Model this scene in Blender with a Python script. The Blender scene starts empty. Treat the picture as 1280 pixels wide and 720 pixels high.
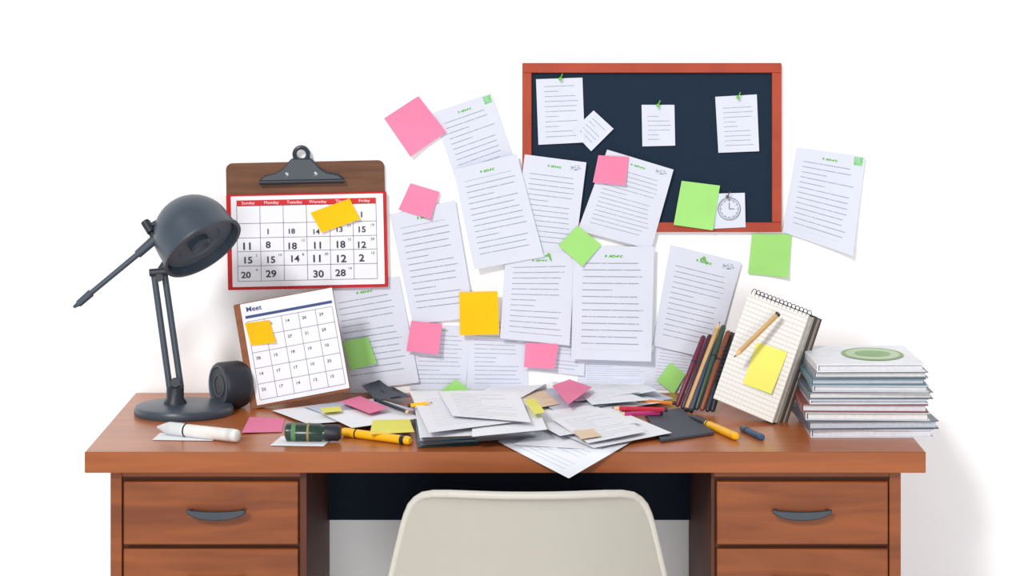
import bpy, math, random
from mathutils import Vector, Matrix
random.seed(7)
sc=bpy.context.scene
F=3350.0; CY=-5.81; CZ=1.695; HV=-55.0; TOP=0.75
def W(u,v,y=0.0):
    d=y-CY
    return Vector(((u-640)*d/F, y, CZ-(v-HV)*d/F))
def D(u,v,z=TOP):
    d=F*(CZ-z)/(v-HV)
    return Vector(((u-640)*d/F, CY+d, z))
def lin(c):
    r=[]
    for x in c:
        x/=255.0
        r.append(x/12.92 if x<=0.04045 else ((x+0.055)/1.055)**2.4)
    return (r[0],r[1],r[2],1)
# ---------- materials
def newmat(name):
    m=bpy.data.materials.new(name); m.use_nodes=True
    nt=m.node_tree; b=nt.nodes['Principled BSDF']
    return m,nt,b
def setspec(b,v):
    b.inputs['Specular IOR Level'].default_value=v
_mc={}
def mat(name,c,rough=0.6,metal=0.0,var=0.06,scale=30,spec=0.3,coat=0):
    if name in _mc: return _mc[name]
    m,nt,b=newmat(name)
    tc=nt.nodes.new('ShaderNodeTexCoord'); n=nt.nodes.new('ShaderNodeTexNoise')
    n.inputs['Scale'].default_value=scale; n.inputs['Detail'].default_value=3
    nt.links.new(tc.outputs['Object'],n.inputs['Vector'])
    r=nt.nodes.new('ShaderNodeValToRGB'); L=lin(c)
    r.color_ramp.elements[0].position=0.3; r.color_ramp.elements[1].position=0.7
    r.color_ramp.elements[0].color=tuple(max(0,x*(1-var)) for x in L[:3])+(1,)
    r.color_ramp.elements[1].color=tuple(min(1,x*(1+var)) for x in L[:3])+(1,)
    nt.links.new(n.outputs['Fac'],r.inputs['Fac']); nt.links.new(r.outputs['Color'],b.inputs['Base Color'])
    b.inputs['Roughness'].default_value=rough; b.inputs['Metallic'].default_value=metal; setspec(b,spec)
    b.inputs['Coat Weight'].default_value=coat
    _mc[name]=m; return m
def wood(name,c1,c2,rough=0.45,sc3=(1.2,10,22),spec=0.3):
    m,nt,b=newmat(name)
    tc=nt.nodes.new('ShaderNodeTexCoord'); mp=nt.nodes.new('ShaderNodeMapping')
    mp.inputs['Scale'].default_value=sc3
    nt.links.new(tc.outputs['Object'],mp.inputs['Vector'])
    n=nt.nodes.new('ShaderNodeTexNoise'); n.inputs['Scale'].default_value=2.2; n.inputs['Detail'].default_value=8; n.inputs['Distortion'].default_value=0.8
    nt.links.new(mp.outputs['Vector'],n.inputs['Vector'])
    r=nt.nodes.new('ShaderNodeValToRGB')
    r.color_ramp.elements[0].position=0.3; r.color_ramp.elements[1].position=0.68
    r.color_ramp.elements[0].color=lin(c1); r.color_ramp.elements[1].color=lin(c2)
    nt.links.new(n.outputs['Fac'],r.inputs['Fac']); nt.links.new(r.outputs['Color'],b.inputs['Base Color'])
    b.inputs['Roughness'].default_value=rough; setspec(b,spec)
    return m
class NB:
    def __init__(s,nt): s.nt=nt
    def v(s,x,sock):
        if isinstance(x,(int,float)): sock.default_value=x
        else: s.nt.links.new(x,sock)
    def m(s,op,a,b=None,c=None):
        n=s.nt.nodes.new('ShaderNodeMath'); n.operation=op
        s.v(a,n.inputs[0])
        if b is not None: s.v(b,n.inputs[1])
        if c is not None: s.v(c,n.inputs[2])
        return n.outputs[0]
    def rng(s,x,a,b):
        return s.m('MULTIPLY',s.m('GREATER_THAN',x,a),s.m('LESS_THAN',x,b))
    def wn(s,x,y):
        c=s.nt.nodes.new('ShaderNodeCombineXYZ'); s.v(x,c.inputs[0]); s.v(y,c.inputs[1])
        w=s.nt.nodes.new('ShaderNodeTexWhiteNoise'); w.noise_dimensions='2D'
        s.nt.links.new(c.outputs[0],w.inputs['Vector']); return w.outputs['Value']
    def mix(s,f,c1,c2):
        n=s.nt.nodes.new('ShaderNodeMix'); n.data_type='RGBA'
        s.v(f,n.inputs[0])
        for x,i in ((c1,6),(c2,7)):
            if isinstance(x,tuple): n.inputs[i].default_value=x
            else: s.nt.links.new(x,n.inputs[i])
        return n.outputs[2]
PAPER=(212,215,228); DESKP=(238,239,244)  # desk sheets lightened in colour, since lying flat they catch less sun
def docmat(seed,n=17,top=0.86,hdr=(90,170,60),stamp=False,scrib=False,paper=PAPER,lc=(128,134,154),left=0.12,thick=0.15,hu=(0.39,0.61),hv=(0.902,0.925)):
    m,nt,b=newmat('printed_paper_%d'%seed); q=NB(nt)
    tc=nt.nodes.new('ShaderNodeTexCoord'); sp=nt.nodes.new('ShaderNodeSeparateXYZ')
    nt.links.new(tc.outputs['UV'],sp.inputs[0]); u,v=sp.outputs[0],sp.outputs[1]
    vn=q.m('MULTIPLY',v,n); row=q.m('FLOOR',vn); fr=q.m('FRACT',vn)
    rr=q.wn(q.m('ADD',row,seed*13.7),3.1)
    end=q.m('MULTIPLY_ADD',rr,0.10,0.79)
    short=q.m('GREATER_THAN',q.wn(q.m('ADD',row,seed*5.3),9.1),0.84)
    end=q.m('SUBTRACT',end,q.m('MULTIPLY',short,0.35))
    ln=q.m('MULTIPLY',q.rng(fr,0.4,0.4+thick),q.rng(u,left,end))
    ln=q.m('MULTIPLY',ln,q.rng(v,0.09,top))
    gap=q.m('MULTIPLY_ADD',q.m('GREATER_THAN',q.wn(q.m('FLOOR',q.m('MULTIPLY',u,42)),row),0.12),0.4,0.6)
    ln=q.m('MULTIPLY',ln,gap)
    hd=q.m('MULTIPLY',q.rng(u,*hu),q.rng(v,*hv))
    hd=q.m('MULTIPLY',hd,q.m('GREATER_THAN',q.wn(q.m('FLOOR',q.m('MULTIPLY',u,110)),q.m('FLOOR',q.m('MULTIPLY',v,120))),0.35))
    nz=nt.nodes.new('ShaderNodeTexNoise'); nz.inputs['Scale'].default_value=2.0
    nt.links.new(tc.outputs['UV'],nz.inputs['Vector'])
    P=lin(paper); base=q.mix(nz.outputs['Fac'],tuple(x*0.93 for x in P[:3])+(1,),P)
    col=q.mix(q.m('MULTIPLY',ln,0.8),base,lin(lc))
    col=q.mix(hd,col,lin(hdr))
    if stamp:
        st=q.m('MULTIPLY',q.rng(u,0.84,0.97),q.rng(v,0.9,0.985))
        k=q.m('MULTIPLY_ADD',q.wn(q.m('FLOOR',q.m('MULTIPLY',u,40)),q.m('FLOOR',q.m('MULTIPLY',v,55))),0.5,0.5)
        col=q.mix(q.m('MULTIPLY',st,k),col,lin((90,190,80)))
    if scrib:
        st=q.m('MULTIPLY',q.rng(u,0.76,0.92),q.rng(v,0.90,0.96))
        k=q.m('GREATER_THAN',q.wn(q.m('FLOOR',q.m('MULTIPLY',u,75)),q.m('FLOOR',q.m('MULTIPLY',v,110))),0.55)
        col=q.mix(q.m('MULTIPLY',q.m('MULTIPLY',st,k),0.7),col,lin((100,110,130)))
    nt.links.new(col,b.inputs['Base Color']); b.inputs['Roughness'].default_value=0.8; setspec(b,0.15)
    return m
# ---------- mesh builder
class MB:
    def __init__(s): s.v=[]; s.f=[]
    def add(s,vs,fs):
        o=len(s.v); s.v+= [Vector(x) for x in vs]; s.f+=[tuple(i+o for i in f) for f in fs]; return s
    def box(s,x0,x1,y0,y1,z0,z1,M=None):
        vs=[Vector((x,y,z)) for x in (x0,x1) for y in (y0,y1) for z in (z0,z1)]
        if M: vs=[M@p for p in vs]
        return s.add(vs,[(0,1,3,2),(4,6,7,5),(0,4,5,1),(2,3,7,6),(0,2,6,4),(1,5,7,3)])
    def rect(s,x0,z0,x1,z1,y):
        return s.add([(x0,y,z0),(x1,y,z0),(x1,y,z1),(x0,y,z1)],[(0,1,2,3)])
    def rev(s,prof,o,ax,seg=32,capS=True,capE=True):
        ax=Vector(ax).normalized(); a=ax.orthogonal().normalized(); b=ax.cross(a); o=Vector(o)
        vs=[];fs=[]
        for (t,r) in prof:
            for i in range(seg):
                th=2*math.pi*i/seg; vs.append(o+ax*t+(a*math.cos(th)+b*math.sin(th))*r)
        for k in range(len(prof)-1):
            for i in range(seg):
                j=(i+1)%seg; fs.append((k*seg+i,k*seg+j,(k+1)*seg+j,(k+1)*seg+i))
        if capS: fs.append(tuple(range(seg))[::-1])
        if capE: fs.append(tuple((len(prof)-1)*seg+i for i in range(seg)))
        return s.add(vs,fs)
    def tube(s,p,q,r,r2=None,seg=16):
        p=Vector(p);q=Vector(q); r2=r if r2 is None else r2
        return s.rev([(0,r),((q-p).length,r2)],p,q-p,seg)
    def sph(s,c,r,seg=20,n=10):
        pr=[(-r*math.cos(math.pi*i/n),max(1e-5,r*math.sin(math.pi*i/n))) for i in range(n+1)]
        return s.rev(pr,c,(0,0,1),seg)
    def torus(s,c,ax,R,r,seg=28,n=8):
        ax=Vector(ax).normalized(); a=ax.orthogonal().normalized(); b=ax.cross(a); c=Vector(c); vs=[];fs=[]
        for i in range(seg):
            th=2*math.pi*i/seg; d=a*math.cos(th)+b*math.sin(th)
            for j in range(n):
                ph=2*math.pi*j/n; vs.append(c+d*(R+r*math.cos(ph))+ax*r*math.sin(ph))
        for i in range(seg):
            for j in range(n):
                i2=(i+1)%seg;j2=(j+1)%n; fs.append((i*n+j,i2*n+j,i2*n+j2,i*n+j2))
        return s.add(vs,fs)
    def prism(s,pts,y0,y1):
        n=len(pts); vs=[(x,y0,z) for x,z in pts]+[(x,y1,z) for x,z in pts]
        fs=[tuple(range(n)),tuple(range(2*n-1,n-1,-1))]+[(i,i+n,(i+1)%n+n,(i+1)%n) for i in range(n)]
        return s.add(vs,fs)
    def path(s,pts,r,seg=8):
        for a,b in zip(pts[:-1],pts[1:]):
            s.tube(a,b,r,seg=seg); s.sph(b,r,8,6)
        return s
    def obj(s,name,m,parent=None,bevel=0,smooth=True,uv=None,seg=2):
        me=bpy.data.meshes.new(name); me.from_pydata([tuple(p) for p in s.v],[],s.f); me.update()
        import bmesh
        bm=bmesh.new(); bm.from_mesh(me); bmesh.ops.recalc_face_normals(bm,faces=bm.faces); bm.to_mesh(me); bm.free()
        ms=m if isinstance(m,list) else [m]
        for x in ms: me.materials.append(x)
        if smooth: me.shade_smooth(); me.set_sharp_from_angle(angle=math.radians(38))
        o=bpy.data.objects.new(name,me); sc.collection.objects.link(o)
        if parent: o.parent=parent
        if bevel:
            b=o.modifiers.new('bevel','BEVEL'); b.width=bevel; b.segments=seg; b.limit_method='ANGLE'
        return o
def empty(name,loc=(0,0,0),M=None):
    e=bpy.data.objects.new(name,None); e.empty_display_size=0.05; sc.collection.objects.link(e)
    e.matrix_world=Matrix.Translation(Vector(loc))@(M if M else Matrix.Identity(4)); return e
def text(name,items,m,parent,y,bold=0.0):
    mb=MB()
    for t,x,z,size in items:
        cu=bpy.data.curves.new('t','FONT'); cu.body=t; cu.size=size; cu.align_x='CENTER'; cu.align_y='CENTER'; cu.offset=bold*size; cu.resolution_u=3
        o=bpy.data.objects.new('t',cu); sc.collection.objects.link(o)
        bpy.context.view_layer.update()
        me=bpy.data.meshes.new_from_object(o.evaluated_get(bpy.context.evaluated_depsgraph_get()))
        mb.add([(p.co.x*1.12+x,y,p.co.y+z) for p in me.vertices],[tuple(f.vertices) for f in me.polygons])
        bpy.data.objects.remove(o); bpy.data.meshes.remove(me); bpy.data.curves.remove(cu)
    return mb.obj(name,m,parent,smooth=False)
def sheet(name,fn,m,nx=10,ny=14,parent=None):
    me=bpy.data.meshes.new(name); vs=[];fs=[];uvs=[]
    for j in range(ny+1):
        for i in range(nx+1):
            s,t=i/nx,j/ny; vs.append(tuple(fn(s,t))); uvs.append((s,t))
    for j in range(ny):
        for i in range(nx):
            a=j*(nx+1)+i; fs.append((a,a+1,a+nx+2,a+nx+1))
    me.from_pydata(vs,[],fs); uv=me.uv_layers.new(name='UVMap')
    for l in me.loops: uv.data[l.index].uv=uvs[l.vertex_index]
    me.materials.append(m); me.shade_smooth()
    o=bpy.data.objects.new(name,me); sc.collection.objects.link(o)
    if parent: o.parent=parent
    return o
def bil(c,s,t):
    TL,TR,BR,BL=c
    f=lambda k:(1-s)*(1-t)*BL[k]+s*(1-t)*BR[k]+s*t*TR[k]+(1-s)*t*TL[k]
    return [f(k) for k in range(len(TL))]
def wsheet(name,c,base,curl,m,n=(12,16),parent=None):
    tl,tr,br,bl=curl
    def fn(s,t):
        u,v=bil(c,s,t)
        k=tl*((1-s)*t)**2.2+tr*(s*t)**2.2+br*(s*(1-t))**2.2+bl*((1-s)*(1-t))**2.2
        k+=0.8*math.sin(s*3.0+c[0][0])*(1-t)**2
        return W(u,v,-(base+max(k,-1.5))/1000.0)
    return sheet(name,fn,m,n[0],n[1],parent)
def dsheet(name,c,z,m,n=(10,10),lift=(0,0,0,0),wave=0.0,parent=None):
    def fn(s,t):
        u,v=bil(c,s,t)
        k=lift[0]*((1-s)*t)**2+lift[1]*(s*t)**2+lift[2]*(s*(1-t))**2+lift[3]*((1-s)*(1-t))**2
        k+=wave*(0.5+0.5*math.sin(s*4+t*2.5+c[0][0]))
        return D(u,v,TOP+(z+k)/1000.0)
    return sheet(name,fn,m,n[0],n[1],parent)
# ---------- common materials
slate=mat('dark_slate_metal',(60,71,83),0.38,0.0,0.05,spec=0.5)
hslate=mat('handle_dark_metal',(40,49,60),0.4,0.0,0.05,spec=0.5)
slate_in=mat('shade_inner_metal',(82,91,101),0.5,0.0,0.05)
black=mat('black_plastic',(38,42,50),0.45,spec=0.4)
navy=mat('navy_panel',(30,44,60),0.8,spec=0.1,scale=200)
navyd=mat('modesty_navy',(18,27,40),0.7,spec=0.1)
pink=mat('pink_note_paper',(232,130,164),0.85,spec=0.1,scale=6)
green=mat('green_note_paper',(156,212,120),0.85,spec=0.1,scale=6)
yellow=mat('yellow_note_paper',(246,184,26),0.85,spec=0.1,scale=6)
lemon=mat('lemon_note_paper',(232,226,112),0.85,spec=0.1,scale=6)
plain=mat('plain_paper',PAPER,0.85,var=0.02,spec=0.1,scale=8)
deskp=mat('lightened_paper',DESKP,0.85,var=0.02,spec=0.1,scale=8)  # raised paper tone making up for weaker light on the desktop
greypap=mat('grey_paper',(196,202,216),0.85,var=0.04,spec=0.1,scale=8)
pgreen=mat('green_plastic',(110,200,60),0.4)
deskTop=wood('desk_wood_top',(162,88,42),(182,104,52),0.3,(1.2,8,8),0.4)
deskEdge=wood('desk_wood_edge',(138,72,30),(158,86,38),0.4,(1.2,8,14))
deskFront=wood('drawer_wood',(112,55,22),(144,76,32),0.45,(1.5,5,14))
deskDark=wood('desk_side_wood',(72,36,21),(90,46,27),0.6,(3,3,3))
redframe=wood('red_frame_wood',(154,52,24),(172,64,34),0.5,(4,4,4))
brown=wood('brown_board',(92,58,40),(118,78,54),0.6,(3,3,20))
# ---------- room
wm=mat('white_wall_paint',(250,250,251),0.9,var=0.004,scale=3,spec=0.05)
MB().box(-4,4,0.0,0.12,0,3.6).obj('wall_back',wm,smooth=False)
MB().box(-4,4,-7.5,0.12,-0.1,0).obj('floor',mat('white_floor',(250,250,251),0.6,var=0.01),smooth=False)
# ---------- desk
desk=empty('desk',(0,0,0))
yF=-0.705
xl=W(106,0,yF).x; xr=W(1157,0,yF).x
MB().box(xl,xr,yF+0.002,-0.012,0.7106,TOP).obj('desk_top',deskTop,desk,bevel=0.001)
MB().box(xl-0.0004,xr+0.0004,yF,yF+0.004,0.7102,TOP+0.0003).obj('front_edge_strip',deskEdge,desk,bevel=0.0012)  # front face of the slab, in a darker wood tone than the top
yP=-0.68
def px(u,y): return W(u,0,y).x
for nm,a,b,outer in (('left',138,383,'L'),('right',889,1126,'R')):
    xa,xb=px(a,yP),px(b,yP)
    mb=MB(); t=0.022
    oa,ob=(xa,xa+t) if outer=='L' else (xb-t,xb)
    ia,ib=(xb-0.012,xb) if outer=='L' else (xa,xa+0.006)
    mb.box(oa,ob,yP,-0.03,0.0,0.7106)
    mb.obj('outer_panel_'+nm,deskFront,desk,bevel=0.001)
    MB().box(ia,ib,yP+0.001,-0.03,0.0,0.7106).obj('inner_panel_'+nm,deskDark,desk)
    x0=ob if outer=='L' else ib; x1=ia if outer=='L' else oa
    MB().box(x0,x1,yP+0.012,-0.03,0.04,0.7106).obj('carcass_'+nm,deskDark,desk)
    MB().box(x0,x1,yP+0.002,yP+0.012,0.698,0.7106).obj('rail_'+nm,deskFront,desk)
    tops=[(602,681),(686,765),(770,1030)]
    for i,(v0,v1) in enumerate(tops):
        z1=W(0,v0,yP-0.006).z; z0=W(0,v1,yP-0.006).z
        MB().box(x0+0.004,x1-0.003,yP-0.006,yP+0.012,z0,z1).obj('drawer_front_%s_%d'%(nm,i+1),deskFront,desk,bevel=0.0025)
        cx=px(272 if outer=='L' else 1001,yP); cz=(W(0,v0+36,yP).z if i<2 else W(0,v0+80,yP).z)
        pts=[]; hw=0.057
        N=16
        for k in range(N+1):
            s=-1+2*k/N; pts.append((cx+hw*s, cz+0.006-0.003*(1-s*s)+0.001*s*s))
        for k in range(N+1):
            s=1-2*k/N; pts.append((cx+hw*s*0.97, cz-0.001-0.013*(1-abs(s)**2.6)))
        h=MB().prism(pts,yP-0.030,yP-0.022)
        h.box(cx-hw*0.92,cx-hw*0.8,yP-0.026,yP-0.004,cz-0.004,cz+0.004); h.box(cx+hw*0.8,cx+hw*0.92,yP-0.026,yP-0.004,cz-0.004,cz+0.004)
        h.obj('handle_%s_%d'%(nm,i+1),hslate,desk,bevel=0.002)
xa=px(383,yP); xb=px(889,yP)
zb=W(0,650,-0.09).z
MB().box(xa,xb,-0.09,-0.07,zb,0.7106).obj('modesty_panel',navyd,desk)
# ---------- chair
ch=empty('shell_chair',(0,0,0))
chm=mat('cream_plastic',(178,174,163),0.4,var=0.01,spec=0.35)
yC=-0.93
rows=[]
tbl=[(613.5,66),(614.2,98),(616,118),(620,131),(627,140),(636,147),(648,152),(665,157),(690,163),(720,170),(755,178),(790,184)]
cxc=W(660,0,yC).x
for v,hw in tbl:
    z=W(0,v,yC).z; f=max(0,(z-0.45)/0.28)
    lip=-0.012*max(0,1-(v-613)/16.0)**2
    rows.append((hw*1.457e-3,yC-0.035*f+lip+0.03*(1-f),z,0.085))
rows+=[(0.27,yC+0.035,0.445,0.07),(0.272,yC+0.075,0.425,0.045),(0.27,yC+0.14,0.415,0.02),(0.265,yC+0.24,0.412,-0.0),(0.255,yC+0.33,0.415,0),(0.235,yC+0.39,0.408,0),(0.19,yC+0.42,0.395,0)]
nx=28; vs=[];fs=[]
for k,(w,y,z,sw) in enumerate(rows):
    for i in range(nx+1):
        t=-1+2*i/nx
        up=0.03*abs(t)**3 if k>=len(tbl)+1 and k<len(rows)-2 else 0
        vs.append(Vector((cxc+w*t,y+sw*(abs(w*t)/0.27)**2.2,z+up)))
for k in range(len(rows)-1):
    for i in range(nx):
        a=k*(nx+1)+i; fs.append((a,a+1,a+nx+2,a+nx+1))
mb=MB(); mb.add(vs,fs); o=mb.obj('shell',chm,ch)
so=o.modifiers.new('sol','SOLIDIFY'); so.thickness=0.009; so.offset=0
b=o.modifiers.new('bev','BEVEL'); b.width=0.0035; b.segments=3; b.limit_method='ANGLE'; b.angle_limit=math.radians(50)
rim=[]
for k in range(len(tbl)+1): rim.append(vs[k*(nx+1)])
rim=rim[::-1]+[vs[i] for i in range(1,nx)]+[vs[k*(nx+1)+nx] for k in range(len(tbl)+1)]
MB().path(rim,0.0072,12).obj('rolled_rim',mat('cream_rim_highlight',(200,196,186),0.35,var=0.01),ch)  # lighter copy of the shell cream, edge highlight put into the colour
legm=wood('beech_leg',(190,150,105),(210,172,126),0.5,(3,3,1))
lg=MB()
for sx in (-1,1):
    for yy,y2 in ((yC+0.07,yC+0.0),(yC+0.34,yC+0.42)):
        lg.tube((cxc+sx*0.14,yy,0.41),(cxc+sx*0.23,y2,0.0),0.017,0.011)
lg.box(cxc-0.15,cxc+0.15,yC+0.06,yC+0.08,0.375,0.395); lg.box(cxc-0.15,cxc+0.15,yC+0.33,yC+0.35,0.375,0.395)
lg.obj('legs',legm,ch)
# ---------- pinboard
pb=empty('pinboard',(0,0,0))
def wbox(mb,u0,v0,u1,v1,y0,y1):
    a=W(u0,v1,y1);b=W(u1,v0,y1); mb.box(a.x,b.x,y1,y0,a.z,b.z)
mb=MB(); wbox(mb,660,86,970,284,-0.001,-0.006); mb.obj('panel',navy,pb,smooth=False)
mb=MB()
wbox(mb,653,79,977,91,0,-0.014); wbox(mb,653,278,977,290,0,-0.014)
wbox(mb,653,91,664.5,278,0,-0.014); wbox(mb,965,91,977,278,0,-0.014)
mb.obj('frame',redframe,pb,bevel=0.0012)
def pin(par,u,v,base,c=pgreen):
    p=W(u,v,-base/1000)
    MB().tube(p,p+Vector((0,-0.008,0.001)),0.0022,0.0016,10).sph(p+Vector((0,-0.009,0.001)),0.0036,12,8).tube(p+Vector((0,-0.006,0)),p+Vector((0.005,-0.012,0.012)),0.0012,seg=8).obj('push_pin',c,par)
nd=dict(hdr=PAPER,left=0.17,thick=0.14)
n1=wsheet('pinned_note',[(670,99),(728,97),(731,178),(673,181)],8,(0,0,6,3),docmat(31,13,0.9,**nd),(6,8)); pin(n1,700,99,8)
n2=wsheet('pinned_note',[(742,138),(767,161),(739,189),(715,164)],11,(0,2,3,2),docmat(32,7,0.85,**nd),(6,6))
n3=wsheet('pinned_note',[(802,131),(843,131),(844,182),(803,183)],8,(0,0,4,2),docmat(33,9,0.75,**nd),(6,8)); pin(n3,822,132,8)
n4=wsheet('pinned_note',[(894,121),(946,118),(949,189),(898,191)],8,(0,0,6,3),docmat(34,12,0.8,**nd),(6,8)); pin(n4,922,122,8)
n5=wsheet('clock_sketch_note',[(893,242),(931,241),(932,284),(891,286)],16,(0,0,0,0),plain,(6,6))
c=W(911.5,261,-0.0185); inkm=mat('grey_ink',(95,98,108),0.7)
ck=MB().torus(c,(0,1,0),0.024,0.0006).torus(c,(0,1,0),0.020,0.0003)
for k in range(12):
    a=math.pi*k/6; d=Vector((math.sin(a),0,math.cos(a))); ck.tube(c+d*0.0165,c+d*0.0195,0.0005,seg=6)
ck.tube(c,c+Vector((0.0,0,0.014)),0.0006,seg=6); ck.tube(c,c+Vector((0.011,0,0.0)),0.0006,seg=6); ck.obj('clock_drawing',inkm,n5)
pin(n5,909,246,17,inkm)
# ---------- wall documents
DM=[docmat(1),docmat(2,18),docmat(3,16),docmat(4,19,scrib=True),docmat(5,17,stamp=True),docmat(6,18),docmat(7,15)]
docs=[
 ([(541,141),(614,116),(652,225),(579,252)],3,(0,2,0,0),DM[4]),
 ([(567,212),(646,192),(680,321),(593,337)],18,(0,0,5,8),DM[1]),
 ([(656,193),(733,203),(718,322),(640,314)],14.6,(0,3,0,0),DM[3]),
 ([(759,187),(842,212),(814,312),(722,288)],16,(0,3,0,0),DM[3]),
 ([(487,268),(569,250),(593,397),(516,405)],7,(0,2,14,4),DM[5]),
 ([(632,318),(719,314),(712,432),(625,423)],17,(0,0,2,8),DM[2]),
 ([(717,308),(818,308),(814,452),(714,449)],22,(0,0,8,4),DM[0]),
 ([(838,306),(927,328),(893,450),(816,432)],7,(0,3,10,2),DM[3]),
 ([(996,184),(1082,196),(1066,320),(978,290)],4,(0,5,20,4),DM[4]),
 ([(408,362),(499,345),(524,478),(430,490)],4,(0,0,8,0),DM[0]),
 ([(518,404),(588,408),(582,487),(512,487)],3,(0,0,0,0),DM[6]),
 ([(584,400),(660,404),(660,487),(584,487)],2.5,(0,0,0,0),DM[2]),
 ([(655,395),(735,400),(730,470),(655,462)],5,(0,0,4,0),DM[6]),
 ([(722,437),(818,440),(815,487),(722,487)],2.5,(0,0,0,0),DM[5]),
 ([(820,425),(884,437),(874,487),(808,487)],3,(0,0,0,0),DM[6]),
]
for c,b_,cu,m in docs: wsheet('document_sheet',c,b_,cu,m)
for (u,v,b_) in ((880,322,9),(686,318,18)):
    p=W(u,v,-b_/1000)
    MB().tube(p+Vector((-0.008,0,-0.004)),p+Vector((0,-0.006,0.001)),0.0016,seg=8).tube(p+Vector((0,-0.006,0.001)),p+Vector((0.004,-0.003,-0.012)),0.0018,seg=8).sph(p,0.003).obj('push_pin',pgreen)
# ---------- sticky notes
st=[
 ([(480,148),(523,120),(558,165),(513,196)],6,(0,0,6,10),pink),
 ([(513,229),(550,240),(538,274),(498,262)],10,(0,0,8,2),pink),
 ([(748,194),(786,196),(782,232),(741,228)],20,(0,0,6,3),pink),
 ([(852,226),(900,232),(891,288),(842,281)],17,(0,0,8,4),green),
 ([(940,292),(990,293),(985,347),(935,342)],5,(0,0,12,3),green),
 ([(722,282),(752,306),(728,333),(698,307)],26,(0,0,4,3),green),
 ([(574,365),(622,364),(624,418),(575,419)],24,(0,0,6,2),yellow),
 ([(514,401),(553,405),(548,443),(508,439)],22,(0,0,6,2),pink),
 ([(428,427),(460,421),(471,454),(438,463)],12,(0,0,6,4),green),
 ([(657,428),(698,430),(693,461),(655,459)],21,(0,0,5,2),pink),
 ([(838,453),(857,468),(842,493),(821,476)],9,(0,0,3,2),green),
 ([(570,474),(590,490),(566,505),(550,490)],9,(0,0,0,0),green),
]
for c,b_,cu,m in st: wsheet('sticky_note',c,b_,cu,m,(8,8))
# ---------- clipboard calendar on wall
S=5.80/F
def Ry(d): return Matrix.Rotation(math.radians(d),4,'Y')
def Rx(d): return Matrix.Rotation(math.radians(d),4,'X')
def Rz(d): return Matrix.Rotation(math.radians(d),4,'Z')
cc=empty('clipboard_calendar',W(383,281,-0.004),Ry(-1.2))
def rr(x0,z0,x1,z1,r,n=5):
    pts=[]
    for cx_,cz_,a0 in ((x1-r,z1-r,0),(x0+r,z1-r,90),(x0+r,z0+r,180),(x1-r,z0+r,270)):
        for k in range(n+1):
            a=math.radians(a0+90*k/n); pts.append((cx_+r*math.cos(a),cz_+r*math.sin(a)))
    return pts
s=S
red=mat('red_card',(192,36,40),0.6,spec=0.2); ink=mat('dark_ink',(60,62,72),0.8); redink=mat('red_ink',(204,48,54),0.8)
cpaper=mat('calendar_paper',(230,230,236),0.85,var=0.01,spec=0.1)
MB().prism(rr(-99*s,-72*s,99*s,79*s,8*s),-0.006,0.002).obj('board',brown,cc,bevel=0.0012)
MB().prism(rr(-99*s,-79*s,101*s,40*s,1.5*s),-0.012,-0.006).obj('red_backing',red,cc,bevel=0.001)
MB().prism(rr(-93*s,-75*s,97*s,38*s,1*s),-0.015,-0.012).obj('page',cpaper,cc)
gx0,gx1=-86*s,88*s
MB().rect(gx0,26*s,gx1,33*s,-0.0156).obj('header_band',redink,cc,smooth=False)
g=MB(); lw=0.3*s
zs=[26,4,-14,-31,-49,-68]
for z in zs: g.rect(gx0,z*s-lw,gx1,z*s+lw,-0.0156)
for k in range(7):
    x=gx0+(gx1-gx0)*k/6; g.rect(x-lw,zs[-1]*s,x+lw,26*s,-0.0156)
g.obj('grid_lines',mat('grid_ink',(110,112,124),0.8),cc,smooth=False)
cw=(gx1-gx0)/6
text('weekday_names',[(t,gx0+cw*(k+.5),29.5*s,5.2*s) for k,t in enumerate(['Sunday','Monday','Tuesday','Wensday','Thurs','Friday'])],mat('pale_ink',(250,225,225),0.8),cc,-0.0161,0.0)
rowsT=[['','','','','','1'],['','1','18','14','13','15'],['11','8','18','11','18','12'],['15','15','14','11','12','2'],['20','29','','30','28','']]
it=[]
for j,r in enumerate(rowsT):
    zc=(zs[j]+zs[j+1])/2*s
    for k,t in enumerate(r):
        if t: it.append((t,gx0+cw*(k+.38+random.uniform(-.06,.1)),zc+(-2+random.uniform(-1.5,1.5))*s,(12 if j>1 else 9.5)*s*random.uniform(.9,1.08)))
text('dates',it,ink,cc,-0.0161,0.022)
it=[(str(random.randint(1,30)),gx0+cw*(k+.82),((zs[j]+zs[j+1])/2+4)*s,4.5*s) for j in range(1,5) for k in range(6) if random.random()<.45]
text('small_dates',it,ink,cc,-0.0161,0.0)
# clip
pts=[(-53,54),(-51,59),(-46,63),(-32,66),(-24,71),(-17,79),(-12,84),(12,84),(17,79),(24,71),(32,66),(46,63),(51,59),(53,54)]
MB().prism([(x*s-4*s,z*s) for x,z in pts],-0.020,-0.006).obj('clip_plate',hslate,cc,bevel=0.003)
MB().torus((-4*s,-0.012,89*s),(0,1,0),8.5*s,2.8*s).obj('clip_ring',hslate,cc)
MB().tube((-57*s,-0.018,55*s),(49*s,-0.018,55*s),3*s).obj('clip_jaw',black,cc)
mb=MB()
for sx in (-22,14): mb.rev([(0,3.2*s),(0.003,3*s),(0.004,1*s)],(sx*s,-0.019,64*s),(0,-1,0),14)
mb.obj('clip_rivets',mat('steel',(130,136,144),0.3,0.8),cc)
wsheet('sticky_note',[(388,266),(437,248),(450,274),(402,291)],22,(0,0,8,6),yellow,(8,8))
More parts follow.
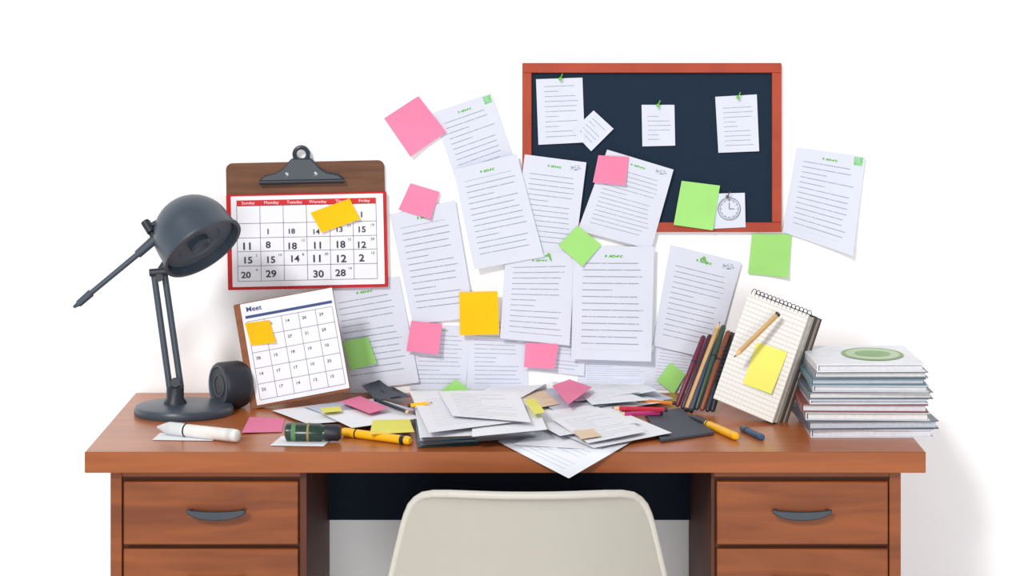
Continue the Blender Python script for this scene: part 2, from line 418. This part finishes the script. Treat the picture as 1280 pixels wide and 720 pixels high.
# ---------- desk calendar
S2=5.6/F
dc=empty('desk_calendar',D(321,511),Rz(7)@Rx(-9)@Ry(-9.5))
s=S2; w=119*s; h=132*s
MB().prism(rr(-7*s,0,w,h,2*s),-0.004,0.014).obj('board',wood('tan_board',(120,72,44),(146,92,58),0.6,(3,3,20)),dc,bevel=0.0015)
MB().prism(rr(1*s,4*s,w-1*s,h-1*s,1*s),-0.007,-0.004).obj('page_block',cpaper,dc)
MB().rect(5*s,h-20*s,w-4*s,h-16.5*s,-0.0076).obj('header_band',mat('blue_ink',(62,80,124),0.8),dc,smooth=False)
g=MB(); lw=0.35*s
z0,z1=10*s,h-24*s
for j in range(6):
    z=z0+(z1-z0)*j/5; g.rect(6*s,z-lw,w-5*s,z+lw,-0.0076)
for k in range(6):
    x=6*s+(w-11*s)*k/5; g.rect(x-lw,z0,x+lw,z1,-0.0076)
g.obj('grid_lines',mat('grid_ink2',(140,144,158),0.8),dc,smooth=False)
text('title',[('Meet',17*s,h-9*s,8.5*s)],mat('blue_ink',(62,80,124)),dc,-0.0081,0.015)
it=[]
for j in range(5):
    for k in range(5): it.append((str(random.randint(10,29)),6*s+(w-11*s)*(k+.3)/5,z0+(z1-z0)*(j+.62)/5,5*s))
text('dates',it,ink,dc,-0.0081,0.01)
MB().add([(w*.35,0.014,h*.8),(w*.65,0.014,h*.8),(w*.65,0.085,0.02),(w*.35,0.085,0.02),(w*.35,0.017,h*.8),(w*.65,0.017,h*.8),(w*.65,0.088,0.02),(w*.35,0.088,0.02)],[(0,1,2,3),(4,7,6,5),(0,4,5,1),(2,6,7,3),(0,3,7,4),(1,5,6,2)]).obj('stand',brown,dc)
def ls(x0,x1,z0,z1,M,y=-0.009,curl=0.006):
    def fn(a,b): 
        return M@Vector((x0+(x1-x0)*a+0.1*(x1-x0)*(1-b),y-curl*((1-b)*a)**1.5,z0+(z1-z0)*b-0.06*(z1-z0)*a))
    return fn
sheet('sticky_note',ls(3*s,34*s,h-54*s,h-25*s,dc.matrix_world.copy()),yellow,8,8,None)
# ---------- lamp
lp=empty('desk_lamp',(0,0,0))
bc=D(230,517); yL=bc.y
px1=(yL-CY)/F
R=62*px1
MB().rev([(0,R*0.985),(0.003,R),(0.012,R),(0.017,R*0.97),(0.0195,R*0.9),(0.021,R*0.4),(0.0215,0.001)],bc,(0,0,1),64).obj('base',slate,lp)
nk=Vector((W(219,0,yL).x,yL,TOP+0.02))
MB().rev([(0,0.024),(0.005,0.0235),(0.012,0.018),(0.034,0.018),(0.037,0.015)],nk,(0,0,1),28).obj('neck',black,lp)
p0a,p0b=W(212,484,yL-0.004),W(226,484,yL+0.004)
p1a,p1b=W(192,340,yL-0.004),W(205,338,yL+0.004)
MB().tube(p0a,p1a,0.0068).tube(p0b,p1b,0.0068).obj('stem_rods',slate,lp)
mb=MB().tube(W(187,341,yL-.01),W(212,339,yL-.01),0.008).tube(W(199,347,yL-0.018),W(199,347,yL+0.016),0.0085).tube(W(219,478,yL-0.016),W(219,478,yL+0.016),0.010)
mb.tube(W(199,342,yL),W(212,322,yL+0.005),0.009)
mb.obj('joints',black,lp)
ax=Vector((0.54,-0.44,-0.70)).normalized()
hc=W(242,293,yL); r0=50*px1
prof=[(-r0*math.cos(a),r0*math.sin(a)) for a in [math.radians(x) for x in (0.5,8,16,24,32,40,48,56,64,72,80,88)]]+[(r0*.15,r0*1.01),(r0*.40,r0*1.04),(r0*.42,r0*1.08),(r0*.48,r0*1.08),(r0*.48,r0*1.0)]
prof+=[(r0*.3,r0*.97),(r0*.05,r0*.95)]+[(-r0*.9*math.cos(a),r0*.93*math.sin(a)) for a in [math.radians(x) for x in (80,65,50,35,20,5)]]
MB().rev(prof,hc,ax,56,True,True).obj('shade',slate,lp)
MB().rev([(0,r0*.93),(0.001,r0*.6),(-0.004,r0*.56),(-0.006,0.001)],hc+ax*r0*0.28,ax,40,False,True).obj('reflector',slate_in,lp)
MB().rev([(-0.02,r0*.26),(0.010,r0*.27),(0.013,r0*.22),(0.010,r0*.18),(0.008,0.001)],hc+ax*r0*0.26,ax,28).obj('bulb_socket',slate,lp)
mb=MB().tube(W(203,318,yL),W(186,283,yL),0.0075).rev([(0,0.006),(0.004,0.008),(0.012,0.008),(0.016,0.004)],W(186,284,yL),W(180,270,yL)-W(186,284,yL),16).tube(W(186,284,yL),W(207,272,yL),0.006)
mb.tube(W(181,277,yL),W(189,290,yL-0.01),0.009)
mb.obj('shade_bracket',black,lp)
mb=MB().tube(W(197,296,yL),W(172,318,yL),0.0105,0.009).tube(W(172,318,yL),W(108,371,yL),0.0062,0.0056).tube(W(114,366,yL),W(98,380,yL),0.0085,0.0075).tube(W(98,380,yL),W(92,384,yL),0.0055,0.003)
mb.obj('balance_arm',slate,lp)
# ---------- round speaker
sp=empty('round_speaker',(0,0,0)); r=0.049
fc=Vector((W(274,0,-0.225).x,-0.225,TOP+r)); a2=Vector((0.84,0.54,0))
MB().rev([(0,r*.80),(-0.003,r*.86),(-0.002,r*.94),(0.003,r),(0.045,r),(0.055,r*.93),(0.06,r*.8)],fc,a2,40).obj('body',black,sp)
MB().rev([(0,r*.78),(0.004,r*.55),(0.006,r*.3),(0.003,0.001)],fc-a2*0.001,a2,32,False,True).obj('cone',slate,sp)
MB().torus(fc-a2*0.002,a2,r*.83,0.002).torus(fc-a2*0.001,a2,r*.45,0.0012).obj('trim_ring',slate_in,sp)
# ---------- spiral notebook
S3=5.5/F; s=S3
nb=empty('spiral_notebook',D(966,529,TOP+0.003),Rz(-36)@Rx(-13)@Ry(14))
w=91*s;h=140*s
gm,nt,b=newmat('ruled_paper'); q=NB(nt); tc=nt.nodes.new('ShaderNodeTexCoord'); spx=nt.nodes.new('ShaderNodeSeparateXYZ'); nt.links.new(tc.outputs['UV'],spx.inputs[0])
f1=q.m('MULTIPLY',q.m('LESS_THAN',q.m('FRACT',q.m('MULTIPLY',spx.outputs[0],16)),0.12),0.45); f2=q.m('LESS_THAN',q.m('FRACT',q.m('MULTIPLY',spx.outputs[1],24)),0.16)
nt.links.new(q.mix(q.m('MULTIPLY',q.m('MAXIMUM',f1,f2),0.5),lin((228,226,220)),lin((150,155,165))),b.inputs['Base Color']); b.inputs['Roughness'].default_value=0.85
pg=MB()
MB().box(-w,0,-0.001,0.0002,0.0,h).obj('front_page',mat('cream_page',(230,228,222),0.85),nb,smooth=False)
sheet('ruled_sheet',lambda a,b: Vector((-w*(1-a),-0.0016-0.002*(1-b)*a,h*b)),gm,6,8,nb)
for k in range(9):
    y0=0.0005+k*0.0029; dx=random.uniform(-0.0014,0.0014); pg.box(-w+dx+0.001,-0.0005+dx,y0,y0+0.0021,0.002,h-0.004)
pg.obj('page_block',mat('page_edges',(196,190,180),0.8,var=0.12,scale=80),nb,smooth=False)
MB().box(-w-0.002,0.003,0.0265,0.0305,-0.001,h).obj('back_cover',mat('dark_cover',(62,58,60),0.6),nb,bevel=0.001)
MB().box(-w+0.004,0.005,0.0335,0.041,0.0,h-0.004).obj('rear_pad',mat('taupe_cover',(140,126,114),0.7),nb,bevel=0.001)
MB().box(-w+0.004,0.007,0.041,0.044,0.0,h-0.002).obj('rear_cover',mat('dark_cover',(62,58,60),0.6),nb,bevel=0.001)
tr=MB()
for k in range(15): tr.torus((-w+0.006+(w-0.012)*k/14,0.009,h-0.002),(1,0,0.1),0.0105,0.0008,20,6)
tr.obj('wire_spiral',black,nb)
pw=nb.matrix_world
def lsn(a,b): return pw@Vector((-w*0.62+w*0.5*a, -0.0045-0.008*((1-b)*a)**1.5, h*0.22+h*0.39*b+0.004*a))
sheet('sticky_note',lsn,lemon,8,8,None)
def pencil(name,p,q,r,body,tip=True,sharp=None):
    p=Vector(p);q=Vector(q);d=(q-p).normalized();L=(q-p).length
    e=empty(name,(0,0,0))
    MB().rev([(0,r*.9),(0.001,r),(L-r*3.4,r)],p,d,6 if tip else 16).obj('barrel',body,e,smooth=True)
    MB().rev([(0,r),(r*2.4,r*.35)],q-d*r*3.4,d,12).obj('sharpened_wood',mat('pencil_wood',(222,186,138)),e)
    MB().rev([(0,r*.35),(r,0.0002)],q-d*r,d,12).obj('lead',sharp or black,e)
    MB().rev([(-0.004,r*.7),(-0.003,r*.95),(0.002,r*1.03)],p,d,12).obj('end_cap',sharp or black,e)
    return e
tan=mat('natural_pencil',(196,158,108),0.5)
ctr=nb.matrix_world@Vector((-w*0.3,-0.012,h*0.7))
pencil('wood_pencil',W(972,393,ctr.y-0.012),W(917,447,ctr.y-0.014),0.0056,tan)
# ---------- pencils leaning
cols=[(104,38,62),(66,36,50),(164,52,44),(128,58,40),(56,76,64),(132,72,44),(40,46,60),(56,64,84),(38,38,44)]
tb=[(846,508,880,420),(853,511,888,419),(861,511,893,422),(858,512,900,402),(870,512,905,407),(877,513,911,414),(884,514,915,416),(864,513,897,414),(890,514,919,417)]
for i,(u0,v0,u1,v1) in enumerate(tb):
    cm=mat('pencil_paint_%d'%i,cols[i],0.4,spec=0.4)
    a=D(u0,v0,TOP+0.006); t=W(u1,v1,-0.15-0.006*(i%3))
    if i in (3,7):
        pencil('leaning_pencil',a,t,0.0056,cm if i==7 else tan)
    else:
        e=empty('leaning_pencil',(0,0,0)); d=(t-a).normalized(); L=(t-a).length
        MB().rev([(0,0.003),(0.004,0.0058),(L*.7,0.0062),(L-0.004,0.0058),(L,0.0035)],a,d,14).obj('barrel',cm,e)
        MB().rev([(L*.62,0.0066),(L*.64,0.0066)],a,d,14).obj('collar',black,e)
pts=[]
for k in range(90):
    t=k/89; a=W(897+13*t,480-48*t,-0.25); an=t*2*math.pi*9
    pts.append(a+Vector((0.0075*math.cos(an),0.006*math.sin(an),0.004*math.sin(an))))
MB().path(pts,0.0012,6).obj('coiled_cord',black)
# ---------- book stack
bk=empty('book_stack',(0,0,0))
bd=0.25
covs=[(206,208,216),(80,88,102),(196,200,206),(128,62,62),(214,216,222),(92,102,116),(186,192,200),(84,118,128),(120,126,136),(222,223,228)]
z=TOP
data=[(1014,1168,16),(1006,1171,16),(1010,1165,15),(1004,1163,15),(1012,1161,9),(1009,1166,14),(1018,1163,13),(1012,1157,12),(1016,1160,12),(1019,1155,15)]
tot=sum(d[2] for d in data); 
for i,(u0,u1,t_) in enumerate(data):
    t=t_*0.145/tot
    yf=-0.555+random.uniform(-0.004,0.004)
    xa=W(u0,0,yf).x; xb=W(u1,0,yf).x; cx=(xa+xb)/2; wd=xb-xa
    M=Matrix.Translation((cx,yf+bd/2,z))@Rz(random.uniform(-2.5,2.5) if i<9 else 1.5)
    cm=mat('book_cover_%d'%i,covs[i],0.4,spec=0.4)
    MB().box(-wd/2+.005,wd/2-.005,-bd/2+.006,bd/2-.003,0.002,t-0.002,M).obj('pages_%d'%i,mat('page_cut_%d'%(i%3),[(206,206,211),(186,190,200),(214,212,210)][i%3],0.8,var=0.06,scale=120),bk,smooth=False)
    cv=MB().box(-wd/2,wd/2,-bd/2,bd/2,0.0,0.0023,M).box(-wd/2,wd/2,-bd/2,bd/2,t-0.0023,t-0.0003,M)
    cv.box(-wd/2,-wd/2+.003,-bd/2,bd/2,0.0018,t-0.0018,M)
    cv.obj('cover_%d'%i,cm,bk,bevel=0.0006)
    z+=t
M=Matrix.Translation((W(1090,0,-0.42).x,-0.425,z+0.0006))
def ell(a_,b_,h_): return MB().add([M@Vector((a_*math.cos(a),b_*math.sin(a),h_)) for a in [2*math.pi*k/40 for k in range(40)]],[tuple(range(40))])
ell(0.062,0.088,0).obj('cover_emblem',mat('sage_print',(140,170,122),0.6),bk,smooth=False)
ell(0.054,0.076,0.0004).obj('emblem_center',mat('pale_print',(186,204,170),0.6),bk,smooth=False)
ell(0.036,0.040,0.0008).obj('emblem_leaf',mat('sage_print',(140,170,122),0.6),bk,smooth=False)
# ---------- desk clutter : paper pile
def ds(name,c,z,m,**k): return dsheet(name,c,z,m,**k)
DL=[docmat(60,14,0.9,hdr=DESKP,paper=DESKP,lc=(165,172,188)),docmat(61,16,0.9,hdr=(120,160,220),paper=DESKP,lc=(150,158,178)),docmat(62,18,0.85,hdr=DESKP,paper=DESKP,lc=(180,186,204))]
kraft=mat('kraft_paper',(226,202,174),0.85); dgrey=mat('dark_folder',(70,74,86),0.6,spec=0.3)
pile=empty('paper_pile',(0,0,0))
ds('sheet',[(520,487),(600,480),(640,500),(540,508)],3,deskp,lift=(0,0,6,6),parent=pile)
ds('sheet',[(604,488),(655,460),(694,473),(652,497)],12,deskp,lift=(0,10,10,0),wave=4,parent=pile)
ds('sheet',[(690,478),(760,466),(800,490),(720,502)],14,DL[0],lift=(4,12,6,0),wave=5,parent=pile)
ds('sheet',[(660,492),(730,476),(790,500),(700,518)],8,greypap,lift=(0,4,8,0),wave=3,parent=pile)
ds('sheet',[(640,500),(760,484),(835,502),(700,522)],4,deskp,lift=(0,0,8,0),wave=3,parent=pile)
ds('sheet',[(740,490),(815,488),(842,498),(760,512)],3,greypap,lift=(0,2,8,0),parent=pile)
ds('sheet',[(745,480),(790,472),(822,488),(770,498)],14,deskp,lift=(0,6,8,0),wave=2,parent=pile)
ds('sheet',[(720,488),(770,486),(812,500),(740,506)],17,DL[2],lift=(0,4,6,0),wave=3,parent=pile)
ds('kraft_sheet',[(640,494),(680,488),(700,505),(655,513)],11,kraft,wave=2,parent=pile)
ds('sheet',[(340,513),(440,500),(500,522),(385,530)],2,deskp,wave=3,parent=pile)
ds('sheet',[(380,508),(470,498),(520,512),(430,528)],5,greypap,lift=(0,4,6,0),wave=3,parent=pile)
ds('sheet',[(400,516),(480,508),(530,522),(440,535)],8,deskp,lift=(0,0,6,4),wave=2,parent=pile)
ds('folder',[(452,482),(474,475),(502,495),(470,500)],14,dgrey,lift=(14,16,0,0),parent=pile)
ds('folder',[(476,486),(492,484),(515,496),(490,500)],12,dgrey,lift=(8,10,0,0),parent=pile)
ds('sheet',[(655,522),(762,508),(840,541),(742,560)],6,DL[1],lift=(0,0,6,0),wave=3,parent=pile)
ds('sheet',[(650,518),(740,506),(800,528),(700,545)],11,DL[2],lift=(0,0,4,4),wave=2,parent=pile)
ds('sheet',[(690,524),(770,512),(806,540),(735,554)],14,DL[0],wave=2,parent=pile)
ds('kraft_card',[(716,538),(742,536),(752,545),(726,549)],18,kraft,parent=pile)
for k in range(18):
    j=k*1.2; o1=random.uniform(-4,4); o2=random.uniform(-3,3); r_=random.uniform(-2,2)
    ds('stack_page_%d'%k,[(519+o1,500-k/2),(640+o1,498-k/2),(668+o1+o2,545-k*0.3+r_),(527+o2,557-k*0.6)],3+j,[deskp,deskp,DL[2],greypap,deskp][k%5],lift=(0,0,2,2),parent=pile)
ds('teal_cover',[(518,498),(560,497),(600,556),(523,559)],2,mat('teal_cover',(90,130,140)),parent=pile)
ds('teal_cover',[(516,496),(560,495),(596,551),(522,553)],13.5,mat('teal_cover',(90,130,140)),parent=pile)
ds('top_page',[(590,492),(668,500),(684,537),(590,546)],27,deskp,lift=(0,0,3,2),wave=2,parent=pile)
ds('top_page',[(512,490),(628,487),(656,526),(536,541)],31,DL[2],lift=(3,0,2,5),wave=3,parent=pile)
ds('top_page',[(548,489),(648,490),(664,528),(566,520)],36,DL[0],lift=(0,3,4,0),wave=2,parent=pile)
m=docmat(70,15,0.88,hdr=DESKP,paper=(228,230,238),lc=(175,182,198))
c=[(690,515),(800,546),(711,598),(622,552)]
def hang(a,b):
    u,v=bil(c,a,b)
    if v<561: return D(u,v,TOP+0.0035)
    t=(v-561)/38.0; y=-0.709-0.03*t
    y0=D(u,561,TOP+0.0035).y
    return W(u,v,min(y,y0))
sheet('sheet_over_edge',hang,m,16,16,pile)
ds('loose_sheet',[(690,532),(806,545),(745,562),(640,556)],4.8,deskp,parent=pile)
def dn(c,z,m,**k): return dsheet('sticky_note',c,z,m,(6,6),**k)
dn([(690,482),(712,474),(740,484),(710,506)],30,pink,lift=(0,8,4,0))
dn([(424,502),(450,495),(486,510),(462,517)],18,pink,lift=(0,2,4,0))
dn([(312,521),(356,523),(352,540),(302,541)],1.5,pink,lift=(0,0,0,2))
dn([(466,525),(512,524),(518,540),(462,543)],15,lemon,lift=(0,0,4,2))
dn([(655,500),(668,498),(682,515),(668,518)],38,lemon)
dn([(400,510),(425,508),(428,514),(404,516)],16,lemon)
dsheet('index_card',[(352,545),(418,546),(404,558),(337,557)],1.0,deskp,(4,4))
dsheet('index_card',[(200,541),(272,543),(266,551),(190,550)],1.0,deskp,(4,4))
e=empty('dark_notebook',(0,0,0))
a=[D(*p) for p in ((806,520),(850,514),(893,544),(826,554))]
MB().add([p+Vector((0,0,.001)) for p in a]+[p+Vector((0,0,.007)) for p in a],[(0,1,2,3),(4,5,6,7),(0,1,5,4),(1,2,6,5),(2,3,7,6),(3,0,4,7)]).obj('cover',dgrey,e,bevel=0.001)
def marker(name,p,q,r,body,cap,tipc=None,capfrac=0.3):
    p=Vector(p);q=Vector(q);d=(q-p).normalized();L=(q-p).length; e=empty(name,(0,0,0))
    MB().rev([(0,r*.6),(0.002,r*.9),(0.005,r),(L*(1-capfrac),r)],p,d,20).obj('barrel',body,e)
    MB().rev([(0,r*1.08),(L*capfrac*.55,r*1.05),(L*capfrac*.8,r*.6),(L*capfrac,r*.2)],p+d*L*(1-capfrac),d,20).obj('cap',cap,e)
    MB().rev([(0,r*1.1),(0.003,r*1.1)],p+d*L*(1-capfrac)*.93,d,20).obj('ring',black,e)
    MB().rev([(0,r*1.04),(0.010,r*1.04)],p+d*0.012,d,20).obj('end_band',tipc or cap,e)
    return e
ymat=mat('yellow_plastic',(240,180,24),0.35,spec=0.5)
marker('yellow_marker',D(513,551,TOP+.009),D(422,539,TOP+.009),0.0085,ymat,ymat,black,0.22)
marker('yellow_highlighter',D(921,546,TOP+.008),D(862,520,TOP+.008),0.0075,ymat,black,ymat,0.38)
marker('blue_pen',D(953,547,TOP+.006),D(925,534,TOP+.006),0.0065,mat('blue_plastic',(58,86,120),0.4),slate,slate,0.3)
wpl=mat('white_plastic2',(206,208,210),0.45)
marker('white_marker',D(298,545,TOP+.0135),D(197,534,TOP+.0135),0.0125,mat('white_plastic',(222,222,220),0.45),wpl,wpl,0.32)
redp=mat('red_pencil',(190,50,70),0.4)
pencil('colored_pencil',D(832,512,TOP+.02),D(764,510,TOP+.02),0.005,redp)
pencil('colored_pencil',D(826,516,TOP+.012),D(770,518,TOP+.012),0.005,mat('magenta_pencil',(180,60,120),0.4))
pencil('colored_pencil',D(842,504,TOP+.012),D(790,500,TOP+.014),0.004,mat('orange_pencil',(216,130,60),0.4))
pencil('colored_pencil',D(512,507,TOP+.032),D(541,503,TOP+.038),0.004,ymat)
pencil('colored_pencil',D(470,500,TOP+.02),D(512,516,TOP+.02),0.004,black)
jar=empty('marker_jar',(0,0,0))
p=D(357,540,TOP+.018); q=D(426,541,TOP+.018); d=(q-p).normalized(); L=(q-p).length
MB().rev([(0,.013),(.003,.0175),(L*.62,.018),(L*.66,.015),(L*.72,.0145)],p,d,32).obj('body',mat('dark_green_glass',(34,58,48),0.2,spec=0.6),jar)
MB().rev([(L*.72,.016),(L*.95,.016),(L,.012)],p,d,32).obj('cap',black,jar)
MB().rev([(L*.12,.0184),(L*.2,.0184)],p,d,32,False,False).obj('label_band',mat('pale_green_label',(90,130,90)),jar)
MB().rev([(L*.4,.0184),(L*.44,.0184)],p,d,32,False,False).obj('gold_band',mat('gold_label',(150,130,80)),jar)
# ---------- camera
cd=bpy.data.cameras.new('camera'); cam=bpy.data.objects.new('camera',cd); sc.collection.objects.link(cam)
cam.location=(0,CY,CZ); cam.rotation_euler=(math.radians(90),0,0)
cd.sensor_width=36; cd.lens=F/1280*36; cd.shift_y=(HV-360)/1280; cd.clip_end=100
sc.camera=cam
# ---------- light
wd=bpy.data.worlds.new('world'); sc.world=wd; wd.use_nodes=True
bg=wd.node_tree.nodes['Background']; bg.inputs[0].default_value=(0.97,0.985,1,1); bg.inputs[1].default_value=0.42
def sun(name,e,ang,d,col):
    sl=bpy.data.lights.new(name,'SUN'); sl.energy=e; sl.angle=math.radians(ang); sl.color=col
    o=bpy.data.objects.new(name,sl); sc.collection.objects.link(o)
    o.rotation_euler=Vector(d).to_track_quat('-Z','Y').to_euler()
sun('key_sun',1.95,9,(0.33,0.80,-0.50),(1,0.985,0.96))
sun('fill_sun',1.05,16,(-0.04,1.0,-0.05),(0.98,0.99,1))
sc.view_settings.view_transform='Standard'; sc.view_settings.look='None'
